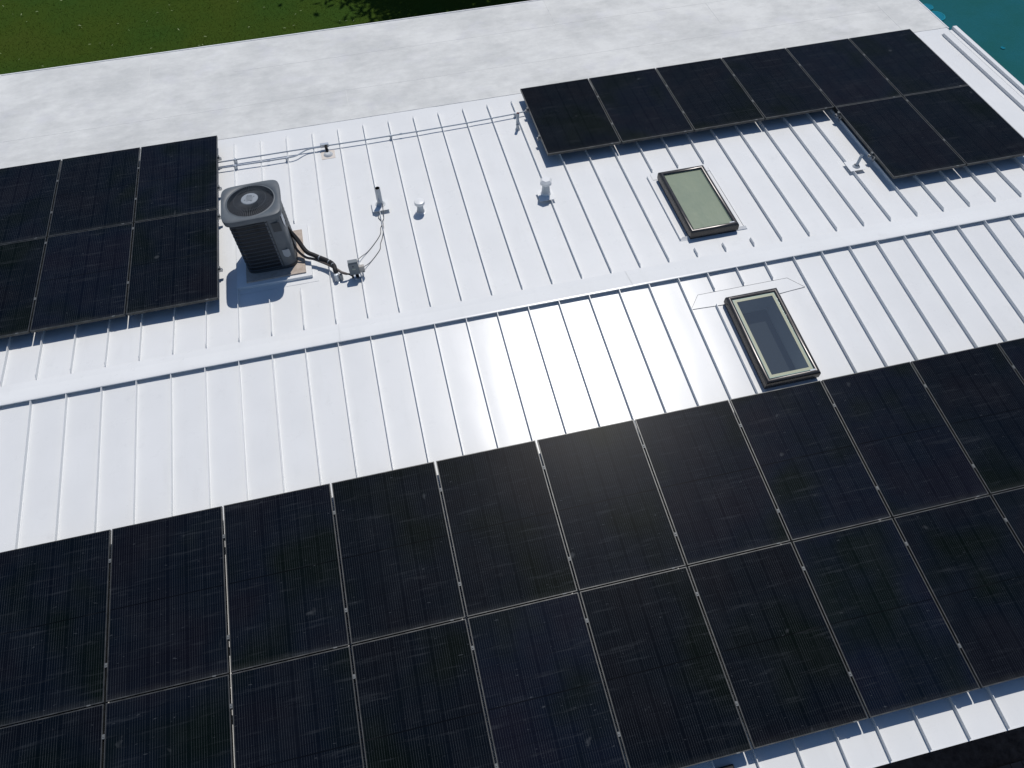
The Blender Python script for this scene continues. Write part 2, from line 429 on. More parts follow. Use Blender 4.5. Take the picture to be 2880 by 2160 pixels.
# ridge cap: one bent sheet
prof = [(.31,.002,1),(.306,.006,1),(.20,.018,1),(.045,.050,1),(0,.0555,0),(-.019,.0545,0),(-.0215,.053,0),(-.0215,.041,0)]
rc = []
for s, h, far_ in prof: rc.append(floc(0, s, h) if s > 0 else NEAR @ Vector((0, s, h)))
b = MB(); joints = [XL, -5.1, -1.3, 2.45, 5.9, 9.2, XR+.1]
for k in range(len(joints)-1):
    xa, xb = joints[k]+(.0015 if k else 0), joints[k+1]; dz = .0016*(k % 2)
    b.loops([[(xa, p.y, p.z+dz) for p in rc], [(xb, p.y, p.z+dz) for p in rc]], False)
b.f = [q[::-1] for q in b.f]
b.build('ridge_cap', WHITE, house)
b = MB(); b.box(XL+.02, XR-.02, .004, .010, -.01, .048)
o = b.build('ridge_closure', WTRIM, house); o.matrix_world = NEAR
# membrane extension beyond the far slope
b = MB(); b.box(XL, XR, 4.595, 7.42, -.16, .006)
o = b.build('membrane_roof', MEMB, house); o.matrix_world = FAR
b = MB()
for x, s0, s1 in ((3.19,6.48,7.42),(6.03,5.75,6.55),(8.965,4.6,5.6),(-.688,4.60,5.42),(-3.9,5.9,7.42)): b.box(x-.004, x+.004, s0, s1, .0062, .0085)
for x0, x1, s in ((-6.4,-.7,5.42),(-2.5,3.19,6.48),(3.19,9.7,6.5),(-.68,8.97,5.43),): b.box(x0, x1, s-.002, s+.002, .0064, .0074)
o = b.build('membrane_lap', mat('membrane_lap_edge', (.625,.635,.625), .75), house); o.matrix_world = FAR
b = MB(); b.box(XL-.025, XL, 4.45, 7.445, -.17, .016); b.box(XL, XR, 7.42, 7.445, -.17, .014); b.box(XR, XR+.02, 4.56, 7.445, -.17, .012)
o = b.build('drip_edge', WTRIM, house); o.matrix_world = FAR
b = MB(); b.box(XL-.01, XR-.01, 7.39, 7.415, -.34, -.165)
o = b.build('fascia', FASC, house); o.matrix_world = FAR
b = MB(); b.box(XL, XR, -NSE+.005, -NSE+.04, -.2, -.004)
o = b.build('fascia', FASC, house); o.matrix_world = NEAR
b = MB(); b.box(XL, XR, -NSE-.012, -NSE+.004, -.05, .002)
o = b.build('eave_trim', WTRIM, house); o.matrix_world = NEAR
# raised rake trim on the right gable
b = MB(); b.box(9.79, 9.86, .0, 4.53, -.16, .055); b.box(9.72, 9.789, .0, 4.50, -.02, .004)
o = b.build('rake_trim', WTRIM, house); o.matrix_world = FAR
b = MB(); b.box(9.79, 9.86, -NSE, .0, -.16, .055); b.box(9.72, 9.789, -NSE, .0, -.02, .004)
o = b.build('rake_trim', WTRIM, house); o.matrix_world = NEAR
b = MB(); b.box(XL-.03, XL, 0, 4.45, -.16, .045)
o = b.build('rake_trim', WTRIM, house); o.matrix_world = FAR
b = MB(); b.box(XL-.03, XL, -NSE, 0, -.16, .045)
o = b.build('rake_trim', WTRIM, house); o.matrix_world = NEAR

# ------------------------------------------------------------------ solar panels
PW, PL, D, TH = 1.122, 1.735, .18, .035
b = MB(); fw = .009
for x0,x1,y0,y1 in ((-PW/2,-PW/2+fw,-PL/2,PL/2),(PW/2-fw,PW/2,-PL/2,PL/2),(-PW/2+fw,PW/2-fw,-PL/2,-PL/2+fw),(-PW/2+fw,PW/2-fw,PL/2-fw,PL/2)):
    b.box(x0,x1,y0,y1,-TH,0)
frame_o = b.build('frame', FRAME)
b = MB(); b.box(-PW/2+fw, PW/2-fw, -PL/2+fw, PL/2-fw, -.008, -.0015)
cells_o = b.build('cell_glass', CELL)
b = MB(); b.box(.41,.445,-PL/2-.003,-PL/2+.008,-.01,.003)
CLAMP = mat('dull_clamp_metal', (.11,.12,.125), .55, .2)
clip_o = b.build('clip', CLAMP)
proto = thing('solar_panel', 'x', 'solar panel')
for o in (frame_o, cells_o, clip_o): o.parent = proto
ORD = ['first','second','third','fourth','fifth','sixth','seventh','eighth','ninth','tenth','eleventh']
first = [True]
def panel(frame, x, y, label, group):
    if first[0]: t = proto; first[0] = False
    else:
        t = proto.copy(); COL.objects.link(t)
        for ch in (frame_o, cells_o, clip_o):
            c = ch.copy(); COL.objects.link(c); c.parent = t
    t.matrix_world = frame @ Matrix.Translation((x, y, D))
    tag(t, label, 'solar panel', group)
W_, H_ = 1.14199, 1.742
NX, NS = -3.88639, 1.94118
for row in (0, 1):
    cols = range(-1, 10) if row == 0 else range(-1, 9)
    for k in cols:
        nm = 'upper' if row == 0 else 'lower'
        lab = 'black solar panel, %s row of the large near array, %s from the left' % (nm, ORD[k+1])
        if row == 0 and k == 6: lab = 'black solar panel in the upper row of the near array, just below the dark skylight'
        if row == 0 and k == -1: lab = 'black solar panel at the left picture edge, upper row of the near array'
        if row == 1 and k == 4: lab = 'black solar panel, lower row of the near array, above the small black eave box'
        if row == 0 and k == 9: lab = 'black solar panel sliver at the right picture edge, upper row of the near array'
        panel(NEAR, NX+(k+.5)*W_, -(NS+PL/2 if row == 0 else NS+2*H_-PL/2), lab, 'solar panels of the near array')
LX, LS = -4.9963, 4.451
for row in (0, 1):
    for k in (-1, 0, 1):
        lab = 'black solar panel of the left array, %s row, %s' % (('far','near')[row], ('cut by the left picture edge','middle of its row','right end beside the grey air conditioner')[k+1])
        panel(FAR, LX+(k+.5)*W_, (LS-PL/2 if row == 0 else LS-2*H_+PL/2), lab, 'solar panels of the left array')
RX = 2.03065
for row, ks in ((0, range(6)), (1, (4, 5))):
    for k in ks:
        if row == 0: lab = 'black solar panel, long row of the right array, ' + ('at the conduit end','second from the left','third from the left','fourth from the left','fifth from the left','far right end')[k]
        else: lab = ('black solar panel of the right array beside the slanted white pipe','black solar panel of the right array at the right picture edge')[k-4]
        panel(FAR, RX+(k+.5)*W_, (LS-PL/2 if row == 0 else LS-2*H_+PL/2), lab, 'solar panels of the right array')
# rails with mid clamps and feet
def rail(frame, x0, x1, s, sign, label, group, gaps, feet, ends):
    t = thing('mounting_rail', label, 'rail', frame, (x0, sign*s, .105), 0, group)
    L = x1-x0; b = MB()
    b.box(0, L, -.018, .018, 0, .004); b.box(0, L, -.018, -.014, .004, .036); b.box(0, L, .014, .018, .004, .036); b.box(0, L, -.013, -.006, .032, .036); b.box(0, L, .006, .013, .032, .036)
    b.build('rail_bar', ALU, t)
    for gx in gaps:
        b = MB(); b.box(gx-x0-.0088, gx-x0+.0088, -.022, .022, .037, .072); b.box(gx-x0-.0125, gx-x0+.0125, -.02, .02, .0762, .079); b.lathe([(.006,.080),(.006,.085),(.001,.086)], gx-x0, 0, 8)
        b.build('mid_clamp', CLAMP, t)
    for fx in feet:
        b = MB(); b.box(fx-x0-.02, fx-x0+.02, -.025, .025, -.085, -.045); b.box(fx-x0-.018, fx-x0+.018, -.034, -.019, -.045, .03)
        b.build('rail_foot', ALU, t)
    for ex in ends:
        b = MB(); b.box(ex-x0-.012, ex-x0+.012, -.02, .02, .037, .073)
        b.build('end_clamp', CLAMP, t)
for r, s in enumerate((2.29, 3.34, 3.98, 5.03)):
    xm = NX+(10 if r < 2 else 9)*W_
    rail(NEAR, NX-W_-.03, xm+.03, s, -1, 'aluminium rail under the near array, %s from the ridge' % ORD[r], 'rails under the near array', [NX+k*W_ for k in range(0, 10 if r < 2 else 9)], nseam[2::4][:9], [])
for r, s in enumerate((3.93, 3.22, 2.585, 1.525)):
    rail(FAR, LX-W_-.03, LX+2*W_+.035, s, 1, 'aluminium rail whose end pokes out of the left array, %s from the flat roof' % ORD[r], 'rails under the left array', [LX, LX+W_], [x for x in fseam if LX-W_ < x < LX+2*W_][1::3], [LX+2*W_+.004])
for r, s in enumerate((3.92, 3.18)):
    rail(FAR, RX-.035, RX+6*W_+.03, s, 1, ('upper','lower')[r]+' aluminium rail under the long row of the right array', 'rails under the right array', [RX+k*W_ for k in range(1, 6)], [x for x in fseam if RX < x < RX+6*W_][::3], [RX-.004])
for r, s in enumerate((2.575, 1.55)):
    rail(FAR, RX+4*W_-.04, RX+6*W_+.03, s, 1, ('upper','lower')[r]+' aluminium rail under the near row of the right array', 'rails under the right array', [RX+5*W_], [x for x in fseam if RX+4*W_ < x < RX+6*W_][::3], [RX+4*W_-.004])
# small black box at the eave of the near array
t = thing('electrical_box', 'small black box poking out from under the near array at the bottom edge', 'box', NEAR, (1.555, -5.60, 0))
MB().box(-.085,.085,-.11,.11,.0,.05).build('box_body', BLACK, t, bevel=.006)
MB().box(-.07,.07,-.09,.09,.0505,.054).build('box_lid', mat('black_plastic', (.012,.012,.013), .45), t)

# ------------------------------------------------------------------ air conditioner
curb = thing('equipment_curb', 'low white curb with a tan pad under the grey air conditioner', 'curb', FAR, (-2.025, 1.73, 0))
MB().prism([(-.50,-.52),(.48,-.52),(.48,.52),(-.50,.52)], -.002, .05).build('curb_flashing', WTRIM, curb, bevel=.006)
MB().box(-.365,.405,-.46,.39,.0505,.068).build('tan_pad', TAN, curb)
MB().box(-.56,.55,-.60,.62,.0025,.0045).build('base_apron', WHITE, curb)
ac = thing('air_conditioner', 'grey square air conditioner with round fan guard on top', 'air conditioner', FAR @ Matrix.Translation((-2.035, 1.705, .060)) @ Matrix.Rotation(math.radians(-1.8), 4, 'Y'), (0, .005, 0))
bw, bd, H0, HT = .645, .61, .0, .935
hx, hy = bw/2, bd/2
MB().prism(rrect(bw-.05, bd-.05, .05, 48), .03, HT-.06).build('coil', COIL, ac, True)
MB().prism(rrect(bw+.01, bd+.01, .05, 48), .0, .045).build('base_pan', ACD, ac, True)
# service corner panel (front right)
b = MB(); out = rrect(bw, bd, .05, 64)
def arc(a0, a1): return [p for i, p in enumerate(out) if a0 <= (i*360/64) % 360 <= a1]
seg = [(.155,-hy-.001)] + [p for p in arc(290, 352)] + [(hx+.001,-.03)]
ls = [[(x,y,z) for x,y in seg] for z in (.045, HT-.07)]
b.loops(ls, False); b.build('service_panel', ACG, ac, True)
b = MB(); ls = [[(x*.985,y*.985,z) for x,y in arc(280,300)+[(.152,-hy*.98)]] for z in (.045,HT-.07)]
MB().box(.148,.158,-hy-.006,-hy+.03,.045,HT-.07).build('panel_edge', ACD, ac)
# louvred guards: horizontal slats and thin wires
n_sl = 12; guard = MB(); wires = MB()
gl = [p for i, p in enumerate(rrect(bw+.006, bd+.006, .05, 192))]
def inside_service(x, y): return x > .155 and y < -.03
runs = []; cur = []
start = next(i for i, p in enumerate(gl) if inside_service(*p))
for k in range(192):
    p = gl[(start+k) % 192]
    if inside_service(*p):
        if cur: runs.append(cur); cur = []
    else: cur.append(p)
if cur: runs.append(cur)
for run in runs:
    for j in range(n_sl+1):
        z = .055 + (HT-.14-.055)*j/n_sl
        guard.loops([[(x,y,z) for x,y in run], [(x*1.012,y*1.012,z+.004) for x,y in run], [(x*1.012,y*1.012,z+.008) for x,y in run], [(x*.985,y*.985,z+.012) for x,y in run]], False)
    L = 0
    for a_, c_2 in zip(run, run[1:]):
        d = math.hypot(c_2[0]-a_[0], c_2[1]-a_[1]); m_ = max(1, round(d/.0105))
        for q in range(m_):
            t_ = q/m_; x = a_[0]+(c_2[0]-a_[0])*t_; y = a_[1]+(c_2[1]-a_[1])*t_
            wires.box(x*.985-.0013, x*.985+.0013, y*.985-.0013, y*.985+.0013, .05, HT-.11)
guard.build('louvre_guard', mat('louvre_paint', (.06,.072,.085), .5), ac, True); wires.build('louvre_wires', ACD, ac)
# lid
R = .292; lw, ld = .735, .705; N = 96
o1 = rrect(lw, ld, .1, N); oi = rrect(lw-.035, ld-.035, .1, N)
circ = lambda r, z, sy=0: [(r*math.cos(2*math.pi*i/N), r*math.sin(2*math.pi*i/N)+sy, z) for i in range(N)]
b = MB(); b.loops([[(x*.96,y*.96,HT-.085) for x,y in o1], [(x*.985,y*.985,HT-.08) for x,y in o1], [(x,y,HT-.03) for x,y in o1], [(x*.995,y*.995,HT-.008) for x,y in o1], [(x,y,HT) for x,y in oi], circ(R+.022, HT+.001), circ(R+.016, HT-.005), circ(R+.006, HT-.002), circ(R, HT-.002), circ(R-.004, HT-.03), circ(R-.004, HT-.12)], True)
b.f = [q for q in b.f]
b.build('lid', ACG, ac, True, angle=50)
# fan below
t_ = MB(); t_.lathe([(R-.01, HT-.30), (R-.01, HT-.12)], seg=48); t_.lathe([(R-.012, HT-.30), (.001, HT-.30)], seg=48); t_.build('fan_shroud', BLACK, ac, True)
fan = MB().lathe([(.07,HT-.2),(.07,HT-.11),(.05,HT-.10),(.001,HT-.10)], seg=24).build('fan', ACD, ac, True)
for k in range(3):
    b = MB(); rings = []
    for rr in (.07,.12,.17,.22,.262):
        row = []
        for q in range(8):
            a_ = math.radians(k*120 + 32 + (q/7)*(62+rr*60) + rr*60); row.append((rr*math.cos(a_), rr*math.sin(a_), HT-.19+.07*(q/7)))
        rings.append(row)
    b.loops(rings, False); b.build('fan_blade', mat('blade_metal', (.035,.045,.055), .5), fan, True)
guardm = MB()
for k in range(66):
    a_ = 2*math.pi*k/66; ca, sa = math.cos(a_), math.sin(a_)
    guardm.tube([((r)*ca, (r)*sa, HT-.004+z) for r, z in ((.10,.030),(.17,.028),(.24,.016),(R-.002,-.002))], .0024, 5, False)
for rr, z in ((.20,.019),): guardm.tube([(rr*math.cos(2*math.pi*i/60), rr*math.sin(2*math.pi*i/60), HT+z) for i in range(61)], .0019, 5, False)
guardm.build('fan_guard', ACW, ac, True)
MB().lathe([(.104,HT+.018),(.106,HT+.028),(.10,HT+.033),(.088,HT+.034),(.001,HT+.036)], seg=40).build('guard_hub', HUB, ac, True)
b = MB()
for a_ in (20, 110, 200, 290): b.prism([(.062*math.cos(math.radians(a_+d)) *q, .062*math.sin(math.radians(a_+d))*q) for d, q in ((-5,.86),(0,1.14),(6,.9))], HT+.0362, HT+.0372)
b.build('hub_slots', BLACK, ac)
b = MB()
for i in range(5): # curved relief bars of the worn emblem plate
    y = -.045+.0225*i; b.tube(smooth_path([(-.045+.004*abs(i-2), y, HT+.036), (0, y+.006, HT+.0372), (.045-.004*abs(i-2), y, HT+.036)], 4), .0022, 5)
b.build('hub_emblem', HUBL, ac, True)
# sticker, badge, opening for the pipes
b = MB(); b.v = [(hx+.003, -.16, .56), (hx+.003, -.06, .60), (hx+.003, -.06, .82), (hx+.003, -.21, .82), (hx+.003,-.21,.66)]; b.f = [[0,1,2,3,4]]
b.build('side_sticker', STICK, ac)
b = MB(); pts = [(-.045,.05),(.045,.05),(.045,-.02),(.035,-.045),(.0,-.06),(-.035,-.045),(-.045,-.02)]
b.v = [(.245+x, -hy-.004, .26+z*1.2) for x, z in pts]; b.f = [[0,1,2,3,4,5,6][::-1]]
b.build('front_badge', STICKG, ac)
b = MB(); b.v = [(.19, -hy-.0035, .63),(.295, -hy-.0035, .63),(.295,-hy-.0035,.77),(.19,-hy-.0035,.77)]; b.f = [[0,1,2,3]]
b.build('rating_plate', ACD, ac)
MB().box(hx-.06, hx+.005, -.02, .06, .12, .42).build('pipe_opening', BLACK, ac)
# ------------------------------------------------------------------ refrigerant lines, disconnect box
t = thing('refrigerant_line', 'thick black insulated hose from the air conditioner to the roof fitting', 'hose', FAR, (-1.7, 1.7, 0))
off = Vector((-1.7, 1.7, 0))
mk = lambda pts: smooth_path([Vector(p)-off for p in pts], 7)
MB().tube(mk([(-1.735,1.73,.42),(-1.655,1.66,.30),(-1.575,1.53,.19),(-1.475,1.462,.15),(-1.32,1.342,.128),(-1.25,1.235,.14),(-1.235,1.13,.135),(-1.235,1.085,.06)]), .030, 12).build('foam_hose', HOSE, t, True)
MB().tube(mk([(-1.735,1.70,.34),(-1.69,1.60,.18),(-1.60,1.50,.115),(-1.49,1.435,.11),(-1.34,1.31,.105),(-1.235,1.18,.125),(-1.16,1.09,.12),(-1.10,1.075,.09)]), .017, 10).build('inner_conduit', COPPER, t, True)
MB().tube(mk([(-1.735,1.75,.48),(-1.67,1.63,.36),(-1.59,1.52,.23),(-1.50,1.455,.185)]), .012, 10).build('thin_hose', HOSE, t, True)
b = MB()
for c0, c1 in (((-1.42,1.418,.143),(-1.41,1.41,.141)),((-1.30,1.32,.13),(-1.292,1.31,.13)),((-1.252,1.24,.139),(-1.25,1.23,.139))):
    b.tube([Vector(c0)-off, Vector(c1)-off], .0315, 12)
b.build('tape_band', STICKG, t, True)
t = thing('pipe_boot', 'short silver pipe boot where the black hose enters the roof', 'pipe boot', FAR, (-1.235, 1.075, 0))
MB().lathe([(.052,.001),(.052,.008),(.036,.012),(.032,.05),(.03,.10),(.027,.12),(.001,.122)], seg=24).build('boot', GALV, t, True)
MB().lathe([(.024,.0),(.024,.07),(.02,.09),(.001,.092)], .055, .01, seg=20).build('side_fitting', BOXT, t, True)
t = thing('disconnect_box', 'upright grey electrical box on the roof beside the hose', 'electrical box', FAR, (-.992, 1.08, 0), .0)
MB().box(-.062,.062,-.03,.03,.075,.29).build('box_body', BOXG, t, bevel=.003)
MB().box(-.066,.066,-.036,-.0305,.08,.27).build('box_door', BOXG, t, bevel=.002)
MB().box(-.022,.02,-.0375,-.0363,.165,.187).build('warning_label', LABELM, t)
MB().lathe([(.008,0),(.008,.004),(.001,.005)], -.005, 0, 10, tilt=Matrix.Rotation(math.radians(90),4,'X')).build('latch', BLACK, t).location = (0,-.037,.225)
MB().tube([(-.04,0,.0),(-.04,0,.075)], .014).tube([(.02,0,.0),(.02,0,.075)], .022).tube([(-.11,-.005,.09),(-.08,0,.075),(-.04,0,.03)], .012).build('conduit_stub', BLACK, t, True)
MB().lathe([(.055,.001),(.05,.012),(.001,.014)], .02, 0, 20).build('stub_flashing', GALV, t, True)
t = thing('outlet_box', 'small tan outlet box standing against the grey electrical box', 'electrical box', FAR, (-.895, 1.075, 0), -.06)
MB().box(-.035,.035,-.022,.022,.085,.19).build('box_body', BOXT, t, bevel=.004)
MB().box(-.03,.03,-.027,-.0225,.09,.185).build('cover', BOXT, t, bevel=.002)
MB().box(.008,.02,-.0285,-.0273,.105,.118).build('knockout', BLACK, t)
MB().tube([(0,0,.0),(0,0,.085)], .012).build('stub', GALV, t, True)
def cable(label, pts):
    o0 = Vector(pts[0]); t = MB().tube(smooth_path([Vector(p)-o0 for p in pts], 6), .0052, 7).build('cable', CABLE, None, True)
    t.matrix_world = FAR @ Matrix.Translation(o0); tag(t, label, 'cable', 'thin grey cables from the open pipe to the boxes')
cable('thin grey cable from the open pipe collar to the grey electrical box', [(-.475,2.385,.09),(-.468,2.32,.08),(-.478,2.22,.05),(-.486,2.13,.02),(-.517,2.045,.025),(-.529,1.993,.012),(-.556,1.943,.008),(-.580,1.809,.008),(-.696,1.625,.008),(-.792,1.505,.01),(-.86,1.43,.03),(-.905,1.36,.06),(-.93,1.26,.12),(-.940,1.13,.17)])
cable('thin grey cable curving right of the other down to the tan outlet box', [(-.556,2.18,.03),(-.55,2.13,.01),(-.513,2.045,.014),(-.514,1.95,.045),(-.518,1.871,.045),(-.558,1.741,.01),(-.598,1.629,.008),(-.617,1.527,.008),(-.680,1.424,.008),(-.776,1.301,.01),(-.86,1.20,.05),(-.888,1.10,.15),(-.892,1.078,.19)])

# ------------------------------------------------------------------ conduits and combiner box
def conduit(label, pts, clips, coup=()):
    t = thing('conduit', label, 'conduit', FAR, pts[0], 0, 'steel conduits across the far slope'); o0 = Vector(pts[0])
    MB().tube([Vector(p)-o0 for p in pts], .0105, 10).build('pipe_run', GALV, t, True)
    for (x, s) in clips:
        b = MB(); b.box(x-.021-o0.x, x+.021-o0.x, s-.018-o0.y, s+.018-o0.y, -o0.z+.018, -.011); b.box(x-.012-o0.x, x+.012-o0.x, s-.02-o0.y, s+.02-o0.y, -.011, .0135)
        b.build('seam_clip', GALV, t)
    for x, s in coup:
        MB().tube([(x-.02-o0.x, s-o0.y, .0),(x+.02-o0.x, s-o0.y, .0)], .0145, 10).build('coupling', GALV, t, True)
conduit('upper steel conduit between the left array and the junction box', [(-2.80,3.936,.064),(-2.45,3.936,.064),(-2.1,3.934,.064),(-1.7,3.936,.064),(-1.215,3.93,.066)], [(-2.49,3.936)], [(-1.235,3.93)])
conduit('lower steel conduit with an offset bend left of the junction box', smooth_path([(-2.80,3.795,.06),(-2.45,3.79,.06),(-2.1,3.784,.06),(-1.86,3.784,.06),(-1.68,3.785,.06),(-1.58,3.808,.06),(-1.47,3.88,.062),(-1.38,3.913,.064),(-1.215,3.915,.066)], 5), [(-2.49,3.792),(-1.732,3.784)], [(-2.0,3.784)])
conduit('long steel conduit from the junction box to the right array', [(-1.09,3.925,.064),(-.52,3.922,.062),(.3,3.93,.06),(1.07,3.948,.058),(1.8,3.985,.06),(2.15,4.01,.07)], [(-.135,3.926),(1.845,3.988)], [(.02,3.928)])
t = thing('junction_box', 'small steel conduit box above the tan pipe flashing', 'junction box', FAR, (-1.15, 3.925, .05))
MB().box(-.063,.063,-.022,.026,.0,.055).build('box_body', GALV, t, bevel=.004)
MB().tube([(.02,-.03,.03),(.02,-.075,.02),(.022,-.10,-.03)], .022, 12).build('elbow', BLACK, t, True)
t = thing('pipe_flashing', 'tan stained square pipe flashing below the junction box', 'flashing', FAR, (-1.12, 3.785, 0))
MB().prism([(-.105,-.105),(.1,-.105),(.1,.1),(-.105,.1)], .0015, .006).build('flange', TANP, t)
MB().lathe([(.072,.006),(.066,.016),(.05,.03),(.042,.035),(.036,.03),(.001,.03)], seg=28).build('boot', PVC, t, True)

# ------------------------------------------------------------------ vents and pipes
def plate(t, x0, x1, y0, y1):
    MB().box(x0,x1,y0,y1,.0505,.0535).build('base_plate', WTRIM, t)
t = thing('vent_pipe', 'open upright white pipe with a black mouth and cables at its base', 'pipe', FAR, (-.495, 2.385, 0))
plate(t, -.125, .115, -.14, .10)
MB().lathe([(.072,.054),(.07,.060),(.055,.066),(.05,.075),(.041,.09),(.039,.092)], seg=28).build('boot', PVC, t, True)
MB().lathe([(.0375,.04),(.0375,.335),(.034,.337),(.0325,.335)], seg=28).build('pipe', PVC, t, True)
MB().lathe([(.0325,.335),(.0325,.12),(.001,.12)], seg=28).build('bore', PVCI, t, True)
MB().tube([(.0375*math.cos(a), .0375*math.sin(a), .33) for a in [math.pi*2*i/32 for i in range(33)]], .0012, 5, False).build('rim_stain', RED, t)
MB().box(-.014,-.006,-.0395,-.036,.13,.185).build('print_mark', BLUEM, t)
t = thing('mushroom_vent', 'round white mushroom vent with a flat disc cap', 'vent', FAR, (.038, 2.135, 0))
MB().lathe([(.085,.001),(.08,.008),(.058,.012),(.054,.03)], seg=32).build('flashing', WTRIM, t, True)
MB().lathe([(.052,.01),(.046,.06),(.04,.15)], seg=32).build('neck', PVC, t, True)
MB().lathe([(.001,.15),(.070,.15),(.073,.155),(.073,.192),(.068,.198),(.045,.203),(.001,.206)], seg=40).build('cap', WTRIM, t, True)
t = thing('hood_vent', 'white flue vent with a faceted hood on a square plate', 'vent', FAR, (1.828, 2.015, 0))
plate(t, -.118, .108, -.147, .09)
MB().lathe([(.076,.054),(.072,.062),(.064,.075),(.062,.09)], seg=28).build('collar', WTRIM, t, True)
MB().lathe([(.064,.06),(.053,.17),(.052,.215)], seg=28).build('flue', PVC, t, True)
b = MB(); hex6 = lambda r, z, ph=0: [(r*math.cos(math.radians(60*i+ph)), r*math.sin(math.radians(60*i+ph)), z) for i in range(6)]
b.loops([hex6(.048,.205,12), hex6(.088,.235,12), hex6(.094,.275,12), hex6(.060,.305,12)], True, True, True); b.build('hood', WTRIM, t)
t = thing('bent_pipe', 'small white bent pipe beside the left corner of the right array', 'pipe', FAR, (1.808, 3.66, 0))
MB().lathe([(.042,.001),(.04,.01),(.03,.02),(.026,.035)], seg=20).build('boot', PVC, t, True)
MB().tube(smooth_path([(0,0,.01),(-.004,-.004,.10),(.002,.004,.17),(.012,.02,.275)], 4), .0225, 16, False).build('pipe', PVC, t, True)
MB().lathe([(.0225,.0),(.017,-.001),(.017,-.04),(.001,-.04)], .012, .02, 16).build('bore', RED, t, True).location = (0,0,.276)
t = thing('slanted_pipe', 'white slanted open pipe on a square plate left of the right array', 'pipe', FAR, (6.335, 1.455, 0))
plate(t, -.125, .115, -.085, .135)
MB().lathe([(.055,.054),(.05,.062),(.036,.08)], seg=24).build('boot', PVC, t, True)
MB().tube([(0,0,.04),(.004,.002,.09),(.055,.045,.20),(.06,.049,.212)], .0215, 18, False).build('pipe', PVC, t, True)
MB().tube([(.0605,.0495,.213),(.05,.04,.19)], .0165, 18, True).build('bore', BLACK, t, True)
MB().tube([(.0585,.0478,.209),(.0612,.050,.2135)], [.0225,.0225], 18, False).build('lip', PVC, t, True)

# ------------------------------------------------------------------ skylights
def skylight(frame, x, y, label, w_, l_, dark):
    t = thing('skylight', label, 'skylight', frame, (x, y, 0)); hw, hl = w_/2, l_/2
    zt_ = .145
    # cladding frame: rounded profile bars, mitred
    prof = [(0,.035),(0,.112),(.006,.133),(.020,zt_),(.038,zt_+.003),(.054,zt_-.004),(.064,zt_-.014),(.066,.118)]
    ls = []
    for d, z in prof: ls.append([(-hw+d,-hl+d,z),(hw-d,-hl+d,z),(hw-d,hl-d,z),(-hw+d,hl-d,z)])
    MB().loops(ls, True).build('frame', BRONZE, t, True, angle=50)
    gi = .062
    b = MB(); b.box(-hw+.012, hw-.012, -hl+.012, -hl+.022, 0, .034); b.box(-hw+.012, hw-.012, hl-.022, hl-.012, 0, .034); b.box(-hw+.012,-hw+.022,-hl+.022,hl-.022,0,.034); b.box(hw-.022,hw-.012,-hl+.022,hl-.022,0,.034)
    b.build('curb', BRONZE, t)
    if dark:
        b = MB(); b.v = [(-hw+gi,-hl+gi,.128),(hw-gi,-hl+gi,.128),(hw-gi,hl-gi,.128),(-hw+gi,hl-gi,.128)]; b.f = [[0,1,2,3]]
        b.build('glass', GLASS, t)
        g0, g1 = .056, .108
        def wob(a): return a+random.uniform(-.006,.006)
        for nm, e0, e1, z, m_ in (('film_edge', .0665, .074, .1295, FILMG), ('film_border', .0745, g1, .1300, TAPE)):
            b = MB()
            b.box(-hw+e0,hw-e0,-hl+e0,-hl+e1,z-.001,z); b.box(-hw+e0,hw-e0,hl-e1,hl-e0,z-.001,z); b.box(-hw+e0,-hw+e1,-hl+e1,hl-e1,z-.001,z); b.box(hw-e1,hw-e0,-hl+e1,hl-e1,z-.001,z)
            b.build(nm, m_, t)
        b = MB(); q = .108
        x0,x1,y0,y1 = -hw+q-.004, hw-q+.004, -hl+q-.004, hl-q+.004
        ls = [[(x0,y0,z),(x1,y0,z),(x1,y1,z),(x0,y1,z)] for z in (.126,-.165)]
        b.loops(ls, True).build('shaft', SHAFT, t)
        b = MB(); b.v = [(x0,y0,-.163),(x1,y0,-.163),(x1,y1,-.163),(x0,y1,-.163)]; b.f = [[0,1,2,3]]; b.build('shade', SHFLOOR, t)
    else:
        b = MB(); nx_, ny_ = 16, 28; rnd = random.Random(5)
        for j in range(ny_+1):
            for i in range(nx_+1):
                b.v.append((-hw+gi+(w_-2*gi)*i/nx_, -hl+gi+(l_-2*gi)*j/ny_, .112))
        b.f = [[j*(nx_+1)+i, j*(nx_+1)+i+1, (j+1)*(nx_+1)+i+1, (j+1)*(nx_+1)+i] for j in range(ny_) for i in range(nx_)]
        b.build('protective_film', BLIND, t, True)
        b = MB(); e0, e1, z = gi, gi+.008, .1195
        b.box(-hw+e0,hw-e0,-hl+e0,-hl+e1,z-.001,z); b.box(-hw+e0,hw-e0,hl-e1,hl-e0,z-.001,z); b.box(-hw+e0,-hw+e1,-hl+e1,hl-e1,z-.001,z); b.box(hw-e1,hw-e0,-hl+e1,hl-e1,z-.001,z)
        b.build('film_edge', FILMG, t)
    MB().box(hw-.125, hw-.055, -hl+.044, -hl+.062, .1465, .150).build('corner_sticker', STICK, t)
    return t
sk = skylight(FAR, 3.823, 1.302, 'dark framed skylight covered with wrinkled green film on the far slope', .69, 1.315, False)
